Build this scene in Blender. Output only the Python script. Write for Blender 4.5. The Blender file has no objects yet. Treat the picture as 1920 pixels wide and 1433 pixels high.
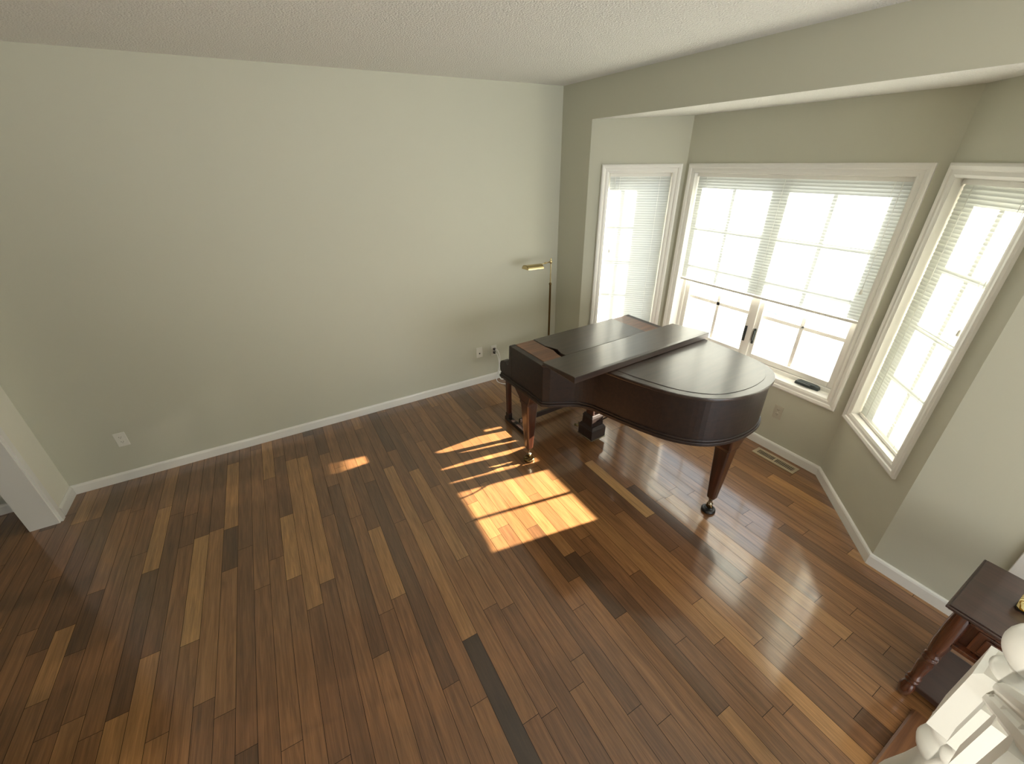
import bpy, bmesh, math, random
from mathutils import Vector, Matrix
random.seed(7)
PI = math.pi
sc = bpy.context.scene
COL = sc.collection

# ------------------------------------------------------------------ camera
cam_d = bpy.data.cameras.new('camera')
cam_d.sensor_fit = 'HORIZONTAL'; cam_d.sensor_width = 36.0; cam_d.lens = 14.5119
cam_d.clip_start = 0.02; cam_d.clip_end = 500
cam = bpy.data.objects.new('camera', cam_d); COL.objects.link(cam)
cam.matrix_world = Matrix(((0.86636401, 0.24677114, -0.43418592, -2.63857514),
                           (-0.49921518, 0.40344822, -0.76682054, -3.64403926),
                           (-0.01405764, 0.88109792, 0.47272491, 2.14162028),
                           (0, 0, 0, 1)))
sc.camera = cam

# ------------------------------------------------------------------ sky, sun, exposure
w = bpy.data.worlds.new('winter_sky'); sc.world = w; w.use_nodes = True
bg = w.node_tree.nodes['Background']
bg.inputs['Color'].default_value = (0.86, 0.93, 1.0, 1); bg.inputs['Strength'].default_value = 0.8
sun_d = bpy.data.lights.new('sun', 'SUN'); sun_d.energy = 22.5; sun_d.angle = math.radians(0.6)
sun_d.color = (1.0, 0.89, 0.75)
sun = bpy.data.objects.new('sun', sun_d); COL.objects.link(sun)
SUN = Vector((-0.985, 0.167, -0.364)).normalized()
sun.rotation_euler = SUN.to_track_quat('-Z', 'Y').to_euler()
sun.location = (8, -2, 5)
# added spot light behind the camera, brightens the stair newel and balusters
newel_fill_d = bpy.data.lights.new('newel_fill_spot', 'SPOT'); newel_fill_d.energy = 75; newel_fill_d.spot_size = math.radians(16.5); newel_fill_d.spot_blend = 0.4; newel_fill_d.shadow_soft_size = 0.05
newel_fill_d.color = (1.0, 0.95, 0.84)
newel_fill = bpy.data.objects.new('newel_fill_spot', newel_fill_d); COL.objects.link(newel_fill); newel_fill.location = (-4.2, -3.40, 1.50)
newel_fill.rotation_euler = (Vector((-1.50, -3.97, 1.02)) - Vector(newel_fill.location)).to_track_quat('-Z', 'Y').to_euler()
# added area light at an assumed rear opening, lifts the room's ambient
rear_d = bpy.data.lights.new('rear_fill', 'AREA'); rear_d.shape = 'RECTANGLE'; rear_d.size = 3.1; rear_d.size_y = 1.7; rear_d.energy = 36; rear_d.color = (0.95, 0.98, 1.0)
rear = bpy.data.objects.new('rear_fill', rear_d); COL.objects.link(rear); rear.location = (-1.1, -6.75, 1.3)
rear.rotation_euler = Vector((0, 1, 0.85)).to_track_quat('-Z', 'Z').to_euler()
vs = sc.view_settings
vs.view_transform = 'Standard'; vs.look = 'None'; vs.gamma = 1.0; vs.use_curve_mapping = False
vs.exposure = 1.67

# ------------------------------------------------------------------ helpers
class MB:
    """collects shapes and links them as ONE mesh object"""
    def __init__(s): s.v = []; s.f = []; s.mi = []; s.sm = []
    def add(s, vs, fs, mi=0, smooth=False):
        n = len(s.v); s.v += [tuple(v) for v in vs]
        for f in fs: s.f.append([i + n for i in f]); s.mi.append(mi); s.sm.append(smooth)
    def box(s, a, b, mi=0):
        (x0, y0, z0), (x1, y1, z1) = a, b
        x0, x1 = min(x0, x1), max(x0, x1); y0, y1 = min(y0, y1), max(y0, y1); z0, z1 = min(z0, z1), max(z0, z1)
        s.add([(x0, y0, z0), (x1, y0, z0), (x1, y1, z0), (x0, y1, z0), (x0, y0, z1), (x1, y0, z1), (x1, y1, z1), (x0, y1, z1)],
              [(3, 2, 1, 0), (4, 5, 6, 7), (0, 1, 5, 4), (1, 2, 6, 5), (2, 3, 7, 6), (3, 0, 4, 7)], mi)
    def prism(s, pts, lo, hi, fn=lambda a, b, c: (a, b, c), mi=0, smooth=False):
        """polygon (a,b) swept along c; fn maps (a,b,c) to a point"""
        n = len(pts)
        V = [fn(a, b, lo) for a, b in pts] + [fn(a, b, hi) for a, b in pts]
        s.add(V, [list(range(n))[::-1], [i + n for i in range(n)]], mi)
        k = len(s.v) - 2 * n
        for i in range(n):
            j = (i + 1) % n
            s.f.append([k + i, k + j, k + n + j, k + n + i]); s.mi.append(mi); s.sm.append(smooth)
    def ring(s, outer, inner, lo, hi, mi=0, smooth=False):
        n = len(outer)
        V = [(a, b, lo) for a, b in outer] + [(a, b, hi) for a, b in outer] + [(a, b, lo) for a, b in inner] + [(a, b, hi) for a, b in inner]
        k = len(s.v); s.v += V
        for i in range(n):
            j = (i + 1) % n
            for q, sm in (([i, j, n + j, n + i], smooth), ([2*n + j, 2*n + i, 3*n + i, 3*n + j], smooth),
                      ([n + i, n + j, 3*n + j, 3*n + i], False), ([2*n + i, 2*n + j, j, i], False)):
                s.f.append([k + x for x in q]); s.mi.append(mi); s.sm.append(sm)
    def lathe(s, prof, c=(0, 0, 0), n=24, mi=0, axis='z', smooth=True):
        V = []; F = []
        for r, z in prof:
            for i in range(n):
                a = 2 * PI * i / n
                p = (r * math.cos(a), r * math.sin(a), z)
                if axis == 'x': p = (z, r * math.cos(a), r * math.sin(a))
                if axis == 'y': p = (r * math.sin(a), z, r * math.cos(a))
                V.append((p[0] + c[0], p[1] + c[1], p[2] + c[2]))
        m = len(prof)
        for k in range(m - 1):
            for i in range(n):
                j = (i + 1) % n
                F.append((k*n + i, k*n + j, (k+1)*n + j, (k+1)*n + i))
        s.add(V, F, mi, smooth)
        s.add([V[i] for i in range(n)][::-1], [list(range(n))], mi)
        s.add([V[(m-1)*n + i] for i in range(n)], [list(range(n))], mi)
    def tube(s, pts, r, n=10, mi=0):
        pts = [Vector(p) for p in pts]; V = []; F = []
        up = Vector((0.13, 0.21, 0.97)).normalized(); N = len(pts)
        rr = r if isinstance(r, (list, tuple)) else [r] * N
        for k, p in enumerate(pts):
            t = (pts[min(k + 1, N - 1)] - pts[max(k - 1, 0)]).normalized()
            a = t.cross(up)
            if a.length < 1e-3: a = t.cross(Vector((1, 0, 0)))
            a.normalize(); b = a.cross(t)
            for i in range(n):
                q = 2 * PI * i / n
                V.append(p + (a * math.cos(q) + b * math.sin(q)) * rr[k])
        for k in range(N - 1):
            for i in range(n):
                j = (i + 1) % n
                F.append((k*n + i, k*n + j, (k+1)*n + j, (k+1)*n + i))
        F.append(list(range(n))[::-1]); F.append([(N-1)*n + i for i in range(n)])
        s.add(V, F, mi, True)
    def frustum(s, c0, h0, c1, h1, mi=0, ch=0.0):
        """square (or chamfered) bar between two rectangles with half sizes h0/h1"""
        def rect(c, h):
            x, y = h
            if ch:
                k = ch
                P = [(x, -y + k), (x, y - k), (x - k, y), (-x + k, y), (-x, y - k), (-x, -y + k), (-x + k, -y), (x - k, -y)]
            else: P = [(x, -y), (x, y), (-x, y), (-x, -y)]
            return [(c[0] + a, c[1] + b, c[2]) for a, b in P]
        A, B = rect(c0, h0), rect(c1, h1); n = len(A)
        s.add(A + B, [list(range(n))[::-1], [n + i for i in range(n)]] + [(i, (i+1) % n, n + (i+1) % n, n + i) for i in range(n)], mi)
    def xf(s, fn): s.v = [tuple(fn(Vector(p))) for p in s.v]; return s
    def build(s, name, mats, parent=None, bevel=0.0, seg=2, loc=None):
        me = bpy.data.meshes.new(name); me.from_pydata(s.v, [], s.f)
        if not isinstance(mats, (list, tuple)): mats = [mats]
        for m in mats: me.materials.append(m)
        for p, m, sm in zip(me.polygons, s.mi, s.sm): p.material_index = m; p.use_smooth = sm
        bm = bmesh.new(); bm.from_mesh(me); bmesh.ops.recalc_face_normals(bm, faces=bm.faces); bm.to_mesh(me); bm.free()
        o = bpy.data.objects.new(name, me); COL.objects.link(o)
        if parent: o.parent = parent
        if loc: o.location = loc
        if bevel:
            md = o.modifiers.new('edge', 'BEVEL'); md.width = bevel; md.segments = seg; md.limit_method = 'ANGLE'; md.angle_limit = math.radians(40)
        return o

def tag(o, label, cat, group=None):
    o['label'] = label; o['category'] = cat
    if group: o['group'] = group
    return o
def thing(name, label, cat, loc=(0, 0, 0), rz=0, group=None):
    o = bpy.data.objects.new(name, None); COL.objects.link(o); o.location = loc; o.rotation_euler = (0, 0, rz)
    o.empty_display_size = 0.1
    return tag(o, label, cat, group)
def struct(o): o['kind'] = 'structure'; return o
def sempty(name, loc=(0, 0, 0), mat=None):
    o = bpy.data.objects.new(name, None); COL.objects.link(o); o['kind'] = 'structure'
    if mat is not None: o.matrix_world = mat
    else: o.location = loc
    return o

# ------------------------------------------------------------------ materials
def lin(c):
    return tuple(((x / 255) / 12.92 if x / 255 <= 0.04045 else ((x / 255 + 0.055) / 1.055) ** 2.4) for x in c) + (1,)
def mat(name, col, rough=0.5, metal=0.0, spec=0.5, coat=0.0, bump=None, var=0.0, coat_r=0.1):
    m = bpy.data.materials.new(name); m.use_nodes = True; nt = m.node_tree; b = nt.nodes['Principled BSDF']
    b.inputs['Base Color'].default_value = lin(col); b.inputs['Roughness'].default_value = rough
    b.inputs['Metallic'].default_value = metal; b.inputs['Specular IOR Level'].default_value = spec
    b.inputs['Coat Weight'].default_value = coat; b.inputs['Coat Roughness'].default_value = coat_r
    tc = nt.nodes.new('ShaderNodeTexCoord')
    if var:
        n = nt.nodes.new('ShaderNodeTexNoise'); n.inputs['Scale'].default_value = 6; n.inputs['Detail'].default_value = 4
        nt.links.new(tc.outputs['Object'], n.inputs['Vector'])
        r = nt.nodes.new('ShaderNodeMapRange'); r.inputs['To Min'].default_value = 1 - var; r.inputs['To Max'].default_value = 1 + var
        nt.links.new(n.outputs['Fac'], r.inputs['Value'])
        x = nt.nodes.new('ShaderNodeMix'); x.data_type = 'RGBA'; x.blend_type = 'MULTIPLY'; x.inputs['Factor'].default_value = 1
        x.inputs['A'].default_value = lin(col); nt.links.new(r.outputs['Result'], x.inputs['B'])
        nt.links.new(x.outputs['Result'], b.inputs['Base Color'])
    if bump:
        sc_, st, dist, kind = bump
        n = nt.nodes.new('ShaderNodeTexNoise' if kind == 'noise' else 'ShaderNodeTexVoronoi')
        n.inputs['Scale'].default_value = sc_
        if kind == 'noise': n.inputs['Detail'].default_value = 4
        nt.links.new(tc.outputs['Object'], n.inputs['Vector'])
        bp = nt.nodes.new('ShaderNodeBump'); bp.inputs['Strength'].default_value = st; bp.inputs['Distance'].default_value = dist
        nt.links.new(n.outputs['Fac' if kind == 'noise' else 'Distance'], bp.inputs['Height'])
        nt.links.new(bp.outputs['Normal'], b.inputs['Normal'])
    return m
def wood(name, dark, light, axis='y', rough=0.3, coat=0.5, scale=1.0, coat_r=0.12):
    m = bpy.data.materials.new(name); m.use_nodes = True; nt = m.node_tree; b = nt.nodes['Principled BSDF']
    tc = nt.nodes.new('ShaderNodeTexCoord'); mp = nt.nodes.new('ShaderNodeMapping')
    s = {'x': (2, 26, 26), 'y': (26, 2, 26), 'z': (26, 26, 2)}[axis]
    mp.inputs['Scale'].default_value = tuple(v * scale for v in s)
    nt.links.new(tc.outputs['Object'], mp.inputs['Vector'])
    n = nt.nodes.new('ShaderNodeTexNoise'); n.inputs['Scale'].default_value = 1.6; n.inputs['Detail'].default_value = 7; n.inputs['Roughness'].default_value = 0.62
    n.inputs['Distortion'].default_value = 0.5
    nt.links.new(mp.outputs['Vector'], n.inputs['Vector'])
    cr = nt.nodes.new('ShaderNodeValToRGB'); cr.color_ramp.elements[0].position = 0.32; cr.color_ramp.elements[1].position = 0.72
    cr.color_ramp.elements[0].color = lin(dark); cr.color_ramp.elements[1].color = lin(light)
    nt.links.new(n.outputs['Fac'], cr.inputs['Fac']); nt.links.new(cr.outputs['Color'], b.inputs['Base Color'])
    b.inputs['Roughness'].default_value = rough; b.inputs['Coat Weight'].default_value = coat; b.inputs['Coat Roughness'].default_value = coat_r
    return m

M_wall = mat('greige_paint', (200, 199, 181), 0.62, bump=(140, 0.10, 0.003, 'noise'))
M_pillar = mat('lightened_wall_paint', (238, 235, 220), 0.55)  # left wall's paint lightened, stands in for the light on its face
M_ceil = mat('popcorn_ceiling', (245, 243, 235), 0.9, bump=(110, 0.9, 0.018, 'noise'))
M_trim = mat('white_trim_paint', (238, 236, 229), 0.38)
M_rail = mat('white_gloss_paint', (232, 230, 222), 0.32)
M_plate = mat('white_plastic', (228, 226, 216), 0.35)
M_plate_b = mat('painted_plate', (192, 186, 168), 0.45)
M_dark = mat('dark_slot', (25, 24, 22), 0.6)
M_black = mat('charcoal_plastic', (52, 60, 58), 0.35)
M_cord = mat('white_cord', (242, 241, 236), 0.5)
M_plug = mat('dark_plug', (48, 44, 40), 0.5)
M_cord_b = mat('brown_cord', (62, 44, 32), 0.5)
M_brass = mat('polished_brass', (206, 188, 142), 0.24, metal=1.0)
M_brass_d = mat('aged_brass', (120, 98, 62), 0.3, metal=1.0)
M_chrome = mat('nickel', (170, 160, 140), 0.2, metal=1.0)
M_vent = mat('beige_metal', (176, 160, 132), 0.4, metal=0.2)
M_snow = mat('snow', (130, 134, 140), 0.8, bump=(0.9, 0.8, 0.25, 'noise'))
M_piano = wood('mahogany_case', (23, 13, 9), (46, 28, 19), 'x', 0.45, 0.10, coat_r=0.2)
M_piano_v = wood('mahogany_leg', (38, 19, 11), (76, 40, 24), 'z', 0.3, 0.5)
M_piano_top = wood('mahogany_lid', (36, 25, 20), (60, 43, 34), 'x', 0.34, 0.7, 0.8, coat_r=0.2)
M_shelf = wood('mahogany_shelf', (86, 52, 32), (124, 80, 52), 'x', 0.4, 0.35)
M_ivory = mat('ivory_keys', (225, 218, 196), 0.3)
M_ebony = mat('ebony_keys', (18, 17, 16), 0.3)
M_cherry = wood('cherry_table', (54, 27, 16), (108, 60, 36), 'z', 0.25, 0.7)
M_cherry_d = wood('dark_cherry_top', (50, 34, 28), (68, 47, 39), 'y', 0.38, 0.4)
M_oak = wood('oak_threshold', (86, 52, 28), (142, 96, 58), 'x', 0.5, 0.1, 0.6)
M_under = mat('board_gap', (20, 12, 8), 0.9)
M_siding = mat('vinyl_siding', (205, 205, 196), 0.6)

nt = M_snow.node_tree; tc = nt.nodes.new('ShaderNodeTexCoord'); mp = nt.nodes.new('ShaderNodeMapping'); mp.inputs['Scale'].default_value = (1.6, .55, 1); mp.inputs['Rotation'].default_value = (0, 0, .5)
nz = nt.nodes.new('ShaderNodeTexNoise'); nz.inputs['Scale'].default_value = 1.5; nz.inputs['Detail'].default_value = 5
nt.links.new(tc.outputs['Object'], mp.inputs['Vector']); nt.links.new(mp.outputs[0], nz.inputs['Vector'])
cr = nt.nodes.new('ShaderNodeValToRGB'); cr.color_ramp.elements[0].position = .58; cr.color_ramp.elements[1].position = .68
cr.color_ramp.elements[0].color = lin((130, 134, 140)); cr.color_ramp.elements[1].color = lin((66, 92, 98))
nt.links.new(nz.outputs['Fac'], cr.inputs['Fac']); nt.links.new(cr.outputs['Color'], nt.nodes['Principled BSDF'].inputs['Base Color'])
# translucent vinyl of the blinds
def blind_mat():
    m = bpy.data.materials.new('translucent_slats'); m.use_nodes = True; nt = m.node_tree
    out = nt.nodes['Material Output']; nt.nodes.remove(nt.nodes['Principled BSDF'])
    d = nt.nodes.new('ShaderNodeBsdfDiffuse'); d.inputs['Color'].default_value = (0.80, 0.83, 0.82, 1)
    t = nt.nodes.new('ShaderNodeBsdfTranslucent'); t.inputs['Color'].default_value = (0.47, 0.50, 0.49, 1)
    x = nt.nodes.new('ShaderNodeMixShader'); x.inputs['Fac'].default_value = 0.40
    p = nt.nodes.new('ShaderNodeBsdfTransparent'); p.inputs['Color'].default_value = (1, 1, 1, 1)
    y = nt.nodes.new('ShaderNodeMixShader'); y.inputs['Fac'].default_value = 0.015
    nt.links.new(d.outputs[0], x.inputs[1]); nt.links.new(t.outputs[0], x.inputs[2])
    nt.links.new(x.outputs[0], y.inputs[1]); nt.links.new(p.outputs[0], y.inputs[2])
    nt.links.new(y.outputs[0], out.inputs['Surface'])
    return m
M_blind = blind_mat()
def glass_mat():
    m = bpy.data.materials.new('window_glass'); m.use_nodes = True; nt = m.node_tree
    out = nt.nodes['Material Output']; nt.nodes.remove(nt.nodes['Principled BSDF'])
    t = nt.nodes.new('ShaderNodeBsdfTransparent'); t.inputs['Color'].default_value = (0.95, 0.97, 0.96, 1)
    g = nt.nodes.new('ShaderNodeBsdfGlossy'); g.inputs['Roughness'].default_value = 0.02
    f = nt.nodes.new('ShaderNodeFresnel'); f.inputs['IOR'].default_value = 1.45
    x = nt.nodes.new('ShaderNodeMixShader')
    nt.links.new(f.outputs[0], x.inputs['Fac']); nt.links.new(t.outputs[0], x.inputs[1]); nt.links.new(g.outputs[0], x.inputs[2])
    nt.links.new(x.outputs[0], out.inputs['Surface'])
    return m
M_glass = glass_mat()

def floor_mat():
    m = bpy.data.materials.new('mixed_tone_hardwood'); m.use_nodes = True; nt = m.node_tree; b = nt.nodes['Principled BSDF']; L = nt.links.new
    uv = nt.nodes.new('ShaderNodeUVMap'); uv.uv_map = 'board'
    tone = nt.nodes.new('ShaderNodeAttribute'); tone.attribute_name = 'tone'
    seed = nt.nodes.new('ShaderNodeAttribute'); seed.attribute_name = 'seed'
    comb = nt.nodes.new('ShaderNodeCombineXYZ')
    sm = nt.nodes.new('ShaderNodeMath'); sm.operation = 'MULTIPLY'; sm.inputs[1].default_value = 37.0; L(seed.outputs['Fac'], sm.inputs[0]); L(sm.outputs[0], comb.inputs['X']); L(sm.outputs[0], comb.inputs['Z'])
    add = nt.nodes.new('ShaderNodeVectorMath'); add.operation = 'ADD'; L(uv.outputs['UV'], add.inputs[0]); L(comb.outputs[0], add.inputs[1])
    mp = nt.nodes.new('ShaderNodeMapping'); mp.inputs['Scale'].default_value = (46, 2.6, 1); L(add.outputs[0], mp.inputs['Vector'])
    n = nt.nodes.new('ShaderNodeTexNoise'); n.inputs['Scale'].default_value = 1.0; n.inputs['Detail'].default_value = 6; n.inputs['Roughness'].default_value = 0.65; n.inputs['Distortion'].default_value = 0.7
    L(mp.outputs[0], n.inputs['Vector'])
    mp2 = nt.nodes.new('ShaderNodeMapping'); mp2.inputs['Scale'].default_value = (210, 7, 1); L(add.outputs[0], mp2.inputs['Vector'])
    n2 = nt.nodes.new('ShaderNodeTexNoise'); n2.inputs['Scale'].default_value = 1.0; n2.inputs['Detail'].default_value = 3; L(mp2.outputs[0], n2.inputs['Vector'])
    cr = nt.nodes.new('ShaderNodeValToRGB'); e = cr.color_ramp.elements
    e[0].position = 0.0; e[0].color = lin((64, 47, 33)); e[1].position = 1.0; e[1].color = lin((190, 147, 92))
    for p, c in ((0.18, (103, 71, 45)), (0.38, (128, 88, 54)), (0.55, (145, 102, 62)), (0.75, (165, 120, 72))):
        x = e.new(p); x.color = lin(c)
    L(tone.outputs['Fac'], cr.inputs['Fac'])
    r = nt.nodes.new('ShaderNodeMapRange'); r.inputs['From Min'].default_value = 0.25; r.inputs['From Max'].default_value = 0.75; r.inputs['To Min'].default_value = 0.60; r.inputs['To Max'].default_value = 1.34; L(n.outputs['Fac'], r.inputs['Value'])
    r2 = nt.nodes.new('ShaderNodeMapRange'); r2.inputs['From Min'].default_value = 0.3; r2.inputs['From Max'].default_value = 0.7; r2.inputs['To Min'].default_value = 0.80; r2.inputs['To Max'].default_value = 1.14; L(n2.outputs['Fac'], r2.inputs['Value'])
    mu = nt.nodes.new('ShaderNodeMath'); mu.operation = 'MULTIPLY'; L(r.outputs[0], mu.inputs[0]); L(r2.outputs[0], mu.inputs[1])
    x = nt.nodes.new('ShaderNodeMix'); x.data_type = 'RGBA'; x.blend_type = 'MULTIPLY'; x.inputs['Factor'].default_value = 1.0
    L(cr.outputs['Color'], x.inputs['A']); L(mu.outputs[0], x.inputs['B']); L(x.outputs['Result'], b.inputs['Base Color'])
    b.inputs['Roughness'].default_value = 0.30; b.inputs['Specular IOR Level'].default_value = 0.5; b.inputs['Coat IOR'].default_value = 1.65
    b.inputs['Coat Weight'].default_value = 1.0; b.inputs['Coat Roughness'].default_value = 0.11
    bp = nt.nodes.new('ShaderNodeBump'); bp.inputs['Strength'].default_value = 0.05; bp.inputs['Distance'].default_value = 0.001; L(n2.outputs['Fac'], bp.inputs['Height']); L(bp.outputs[0], b.inputs['Normal'])
    return m
M_floor = floor_mat()

# ------------------------------------------------------------------ room dimensions
H = 2.72; HB = 2.44; D = 0.566
Y0, YL, YR, Y1 = -0.426, -1.0, -2.679, -3.249
YE = -3.678                 # where the window wall stops
XL = -4.33                  # left wall
XF, YF = -7.2, -6.6         # far end of the house
BB = 0.077                  # baseboard height
ZT, ZB = 2.036, 0.606       # window opening
TW = 0.24                   # exterior wall thickness

# ------------------------------------------------------------------ floor: one mesh of single boards
def make_floor():
    wd = 0.0828; base = -2.771
    fixed = {  # column -> list of (y_far, y_near, tone) read off the photograph
        -12: [(-0.52, -1.12, .80), (-1.12, -1.97, .20), (-1.97, -2.9, .72)],
        -9: [(0, -.965, .34), (-.965, -1.752, .86), (-1.752, -3.0, .5)],
        -8: [(0, -.95, .3), (-.95, -2.1, .62), (-2.1, -3.2, .36)],
        -7: [(-.2, -.98, .72), (-.98, -1.35, .16), (-1.35, -2.2, .55)],
        -3: [(-.3, -1.05, .30), (-1.05, -1.61, .80), (-1.61, -2.7, .45)],
        -1: [(0, -.4, .33), (-.4, -1.735, .74), (-1.735, -3.0, .32)],
        0: [(-.1, -1.2, .3), (-1.2, -2.9, .42)],
        3: [(0, -1.475, .28), (-1.475, -2.04, .74), (-2.04, -3.2, .42)],
        4: [(0, -1.0, .36), (-1.0, -2.6, .18), (-2.6, -3.6, .4)],
        6: [(0, -.9, .3), (-.9, -2.447, .68), (-2.447, -3.7, .0)],
        7: [(0, -.7, .12), (-.7, -1.6, .35), (-1.6, -2.9, .5)],
        1: [(0, -.45, .2), (-.45, -.9, .45), (-.9, -2.3, .22), (-2.3, -3.5, .5)],
        20: [(-.5, -1.9, .25), (-1.9, -2.9, .48)], 21: [(-.5, -2.2, .34), (-2.2, -3.2, .55)],
        23: [(-.6, -1.662, .42), (-1.662, -2.328, .90), (-2.328, -3.3, .30)],
        22: [(-.6, -1.4, .3), (-1.4, -2.6, .22), (-2.6, -3.6, .3)],
        24: [(-.5, -2.05, .40), (-2.05, -2.95, .10), (-2.95, -3.6, .52)],
        19: [(-.5, -1.7, .45), (-1.7, -3.1, .62)], 15: [(-.4, -1.1, .4), (-1.1, -2.3, .6), (-2.3, -2.75, .08), (-2.75, -3.6, .45)],
        9: [(-.5, -1.3, 0.30), (-1.3, -2.4, 0.45), (-2.4, -3.4, 0.29)], 10: [(-.7, -1.75, 0.49), (-1.75, -2.9, 0.41)], 11: [(-.4, -1.6, 0.31), (-1.6, -1.95, 0.57), (-1.95, -2.8, 0.39)],
        12: [(-.8, -1.9, 0.45), (-1.9, -3.1, 0.25)], 13: [(-.5, -1.45, 0.28), (-1.45, -2.6, 0.42)], 14: [(-.9, -2.0, 0.38), (-2.0, -2.45, .16), (-2.45, -3.5, 0.47)],
        16: [(-.6, -1.75, 0.41), (-1.75, -2.35, 0.33), (-2.35, -3.3, .20)], 17: [(-.8, -2.25, 0.50), (-2.25, -3.0, 0.35)], 18: [(-.5, -1.5, 0.35), (-1.5, -2.6, 0.52), (-2.6, -3.4, .28)],
        34: [(-.6, -2.3, .55), (-2.3, -2.75, .28), (-2.75, -3.5, .5)],
    }
    V = []; F = []; T = []; S = []; UV = []
    rnd = random.Random(11)
    g = 0.0010
    for c in range(-54, 42):
        x0 = base + c * wd; x1 = x0 + wd; xc = (x0 + x1) / 2
        if xc < XF: continue
        ytop = 0.06; ybot = YF
        if xc > 0.03:
            if xc > D + 0.03: continue
            k = min(1, max(0, xc / D)); ytop = Y0 + (YL - Y0) * k + 0.06; ybot = Y1 + (YR - Y1) * k - 0.06
        segs = []
        fx = fixed.get(c)
        y = ytop + rnd.uniform(0, 0.9)
        def tone():
            t = rnd.random()
            if t < 0.09: return rnd.uniform(.10, .22)
            if t < 0.90: return rnd.uniform(.28, .53)
            return rnd.uniform(.58, .74)
        if fx:
            y = fx[0][0]
            segs += [(a, b_, t) for a, b_, t in fx]
            yy = y
            while yy < ytop:
                ln = rnd.uniform(.45, 1.2); segs.append((yy + ln, yy, tone())); yy += ln
            y = fx[-1][1]
        while y > ybot:
            ln = rnd.choice((rnd.uniform(.3, .7), rnd.uniform(.6, 1.3), rnd.uniform(.8, 1.6)))
            segs.append((y, y - ln, tone())); y -= ln
        # first board up to the wall
        top = max(s_[0] for s_ in segs)
        if top < ytop: segs.append((ytop, top, tone()))
        for a, b_, t in segs:
            a = min(a, ytop); b_ = max(b_, ybot)
            if a - b_ < 0.01: continue
            k = len(V); sd = rnd.random()
            V += [(x0 + g, a - g, 0), (x0 + g, b_ + g, 0), (x1 - g, b_ + g, 0), (x1 - g, a - g, 0)]
            F.append((k, k + 1, k + 2, k + 3)); T.append(t); S.append(sd)
            UV += [(0, 0), (0, a - b_), (wd, a - b_), (wd, 0)]
    nb = len(F)
    k = len(V); zz = -0.004
    V += [(XF, 0.06, zz), (XF, YF, zz), (0.03, YF, zz), (0.03, 0.06, zz)]; F.append((k, k+1, k+2, k+3))
    k = len(V)
    V += [(0.03, Y0 + .05, zz), (0.03, Y1 - .05, zz), (D + .05, YR - .05, zz), (D + .05, YL + .05, zz)]; F.append((k, k+1, k+2, k+3))
    T += [0, 0]; S += [0, 0]; UV += [(0, 0)] * 8
    me = bpy.data.meshes.new('floor'); me.from_pydata(V, [], F)
    me.materials.append(M_floor); me.materials.append(M_under)
    ul = me.uv_layers.new(name='board')
    for i, q in enumerate(UV): ul.data[i].uv = q
    at = me.attributes.new('tone', 'FLOAT', 'FACE'); at.data.foreach_set('value', T)
    at = me.attributes.new('seed', 'FLOAT', 'FACE'); at.data.foreach_set('value', S)
    for i in range(nb, len(F)): me.polygons[i].material_index = 1
    o = bpy.data.objects.new('floor', me); COL.objects.link(o); struct(o)
make_floor()

# ------------------------------------------------------------------ walls
def wall_panel(name, P, Q, h, holes=(), th=TW, outward=None, z0=0.0, m=M_wall, nrm=None):
    """wall whose inner face runs from P to Q (plan); holes = (u0,u1,z0,z1)"""
    P = Vector((P[0], P[1], 0)); Q = Vector((Q[0], Q[1], 0)); L = (Q - P).length; u = (Q - P).normalized()
    n = Vector((outward[0], outward[1], 0)).normalized()
    b = MB()
    us = sorted({0, L, *[x for hh in holes for x in hh[:2]]}); zs = sorted({z0, h, *[x for hh in holes for x in hh[2:]]})
    for i in range(len(us) - 1):
        for j in range(len(zs) - 1):
            uc, zc = (us[i] + us[i+1]) / 2, (zs[j] + zs[j+1]) / 2
            if any(a < uc < c and d < zc < e for a, c, d, e in holes): continue
            pts = []
            for dd in (0, th):
                for uu, z in ((us[i], zs[j]), (us[i+1], zs[j]), (us[i+1], zs[j+1]), (us[i], zs[j+1])):
                    p = P + u * uu + n * dd; pts.append((p.x, p.y, z))
            b.add(pts, [(0, 1, 2, 3), (7, 6, 5, 4), (0, 4, 5, 1), (1, 5, 6, 2), (2, 6, 7, 3), (3, 7, 4, 0)])
    # inner doubles are left as separate closed cells: weld them
    o = b.build(name, m)
    bm = bmesh.new(); bm.from_mesh(o.data); bmesh.ops.remove_doubles(bm, verts=bm.verts, dist=1e-5)
    fs = {}
    for f in bm.faces: fs.setdefault(tuple(sorted(v.index for v in f.verts)), []).append(f)
    bmesh.ops.delete(bm, geom=[f for k in fs.values() if len(k) > 1 for f in k], context='FACES')
    bmesh.ops.recalc_face_normals(bm, faces=bm.faces); bm.to_mesh(o.data); bm.free()
    return struct(o)

wall_panel('wall_back', (XF, 0), (0.0, 0), H, outward=(0, 1))
wall_panel('wall_right', (0, 0), (0, YE), H, holes=[(-Y0, -Y1, 0, HB)], outward=(1, 0), th=0.13)
LB = math.hypot(D, YL - Y0)
uL = Vector((D, YL - Y0, 0)).normalized(); nL = Vector((-uL.y, uL.x, 0))       # outward of the left bay wall
if nL.x < 0: nL = -nL
uR = Vector((-D, Y1 - YR, 0)).normalized(); nR = Vector((-uR.y, uR.x, 0))
if nR.x < 0: nR = -nR
LR = math.hypot(D, Y1 - YR)
holeL = (0.178, 0.712, ZB, ZT); holeC = (0.103, 1.559, ZB, ZT); holeR = (0.085, 0.620, ZB, ZT)
wall_panel('wall_bay_left', (0, Y0), (D, YL), H, holes=[holeL], outward=nL)
wall_panel('wall_bay_center', (D, YL), (D, YR), H, holes=[holeC], outward=(1, 0))
wall_panel('wall_bay_right', (D, YR), (0, Y1), H, holes=[holeR], outward=nR)
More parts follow.
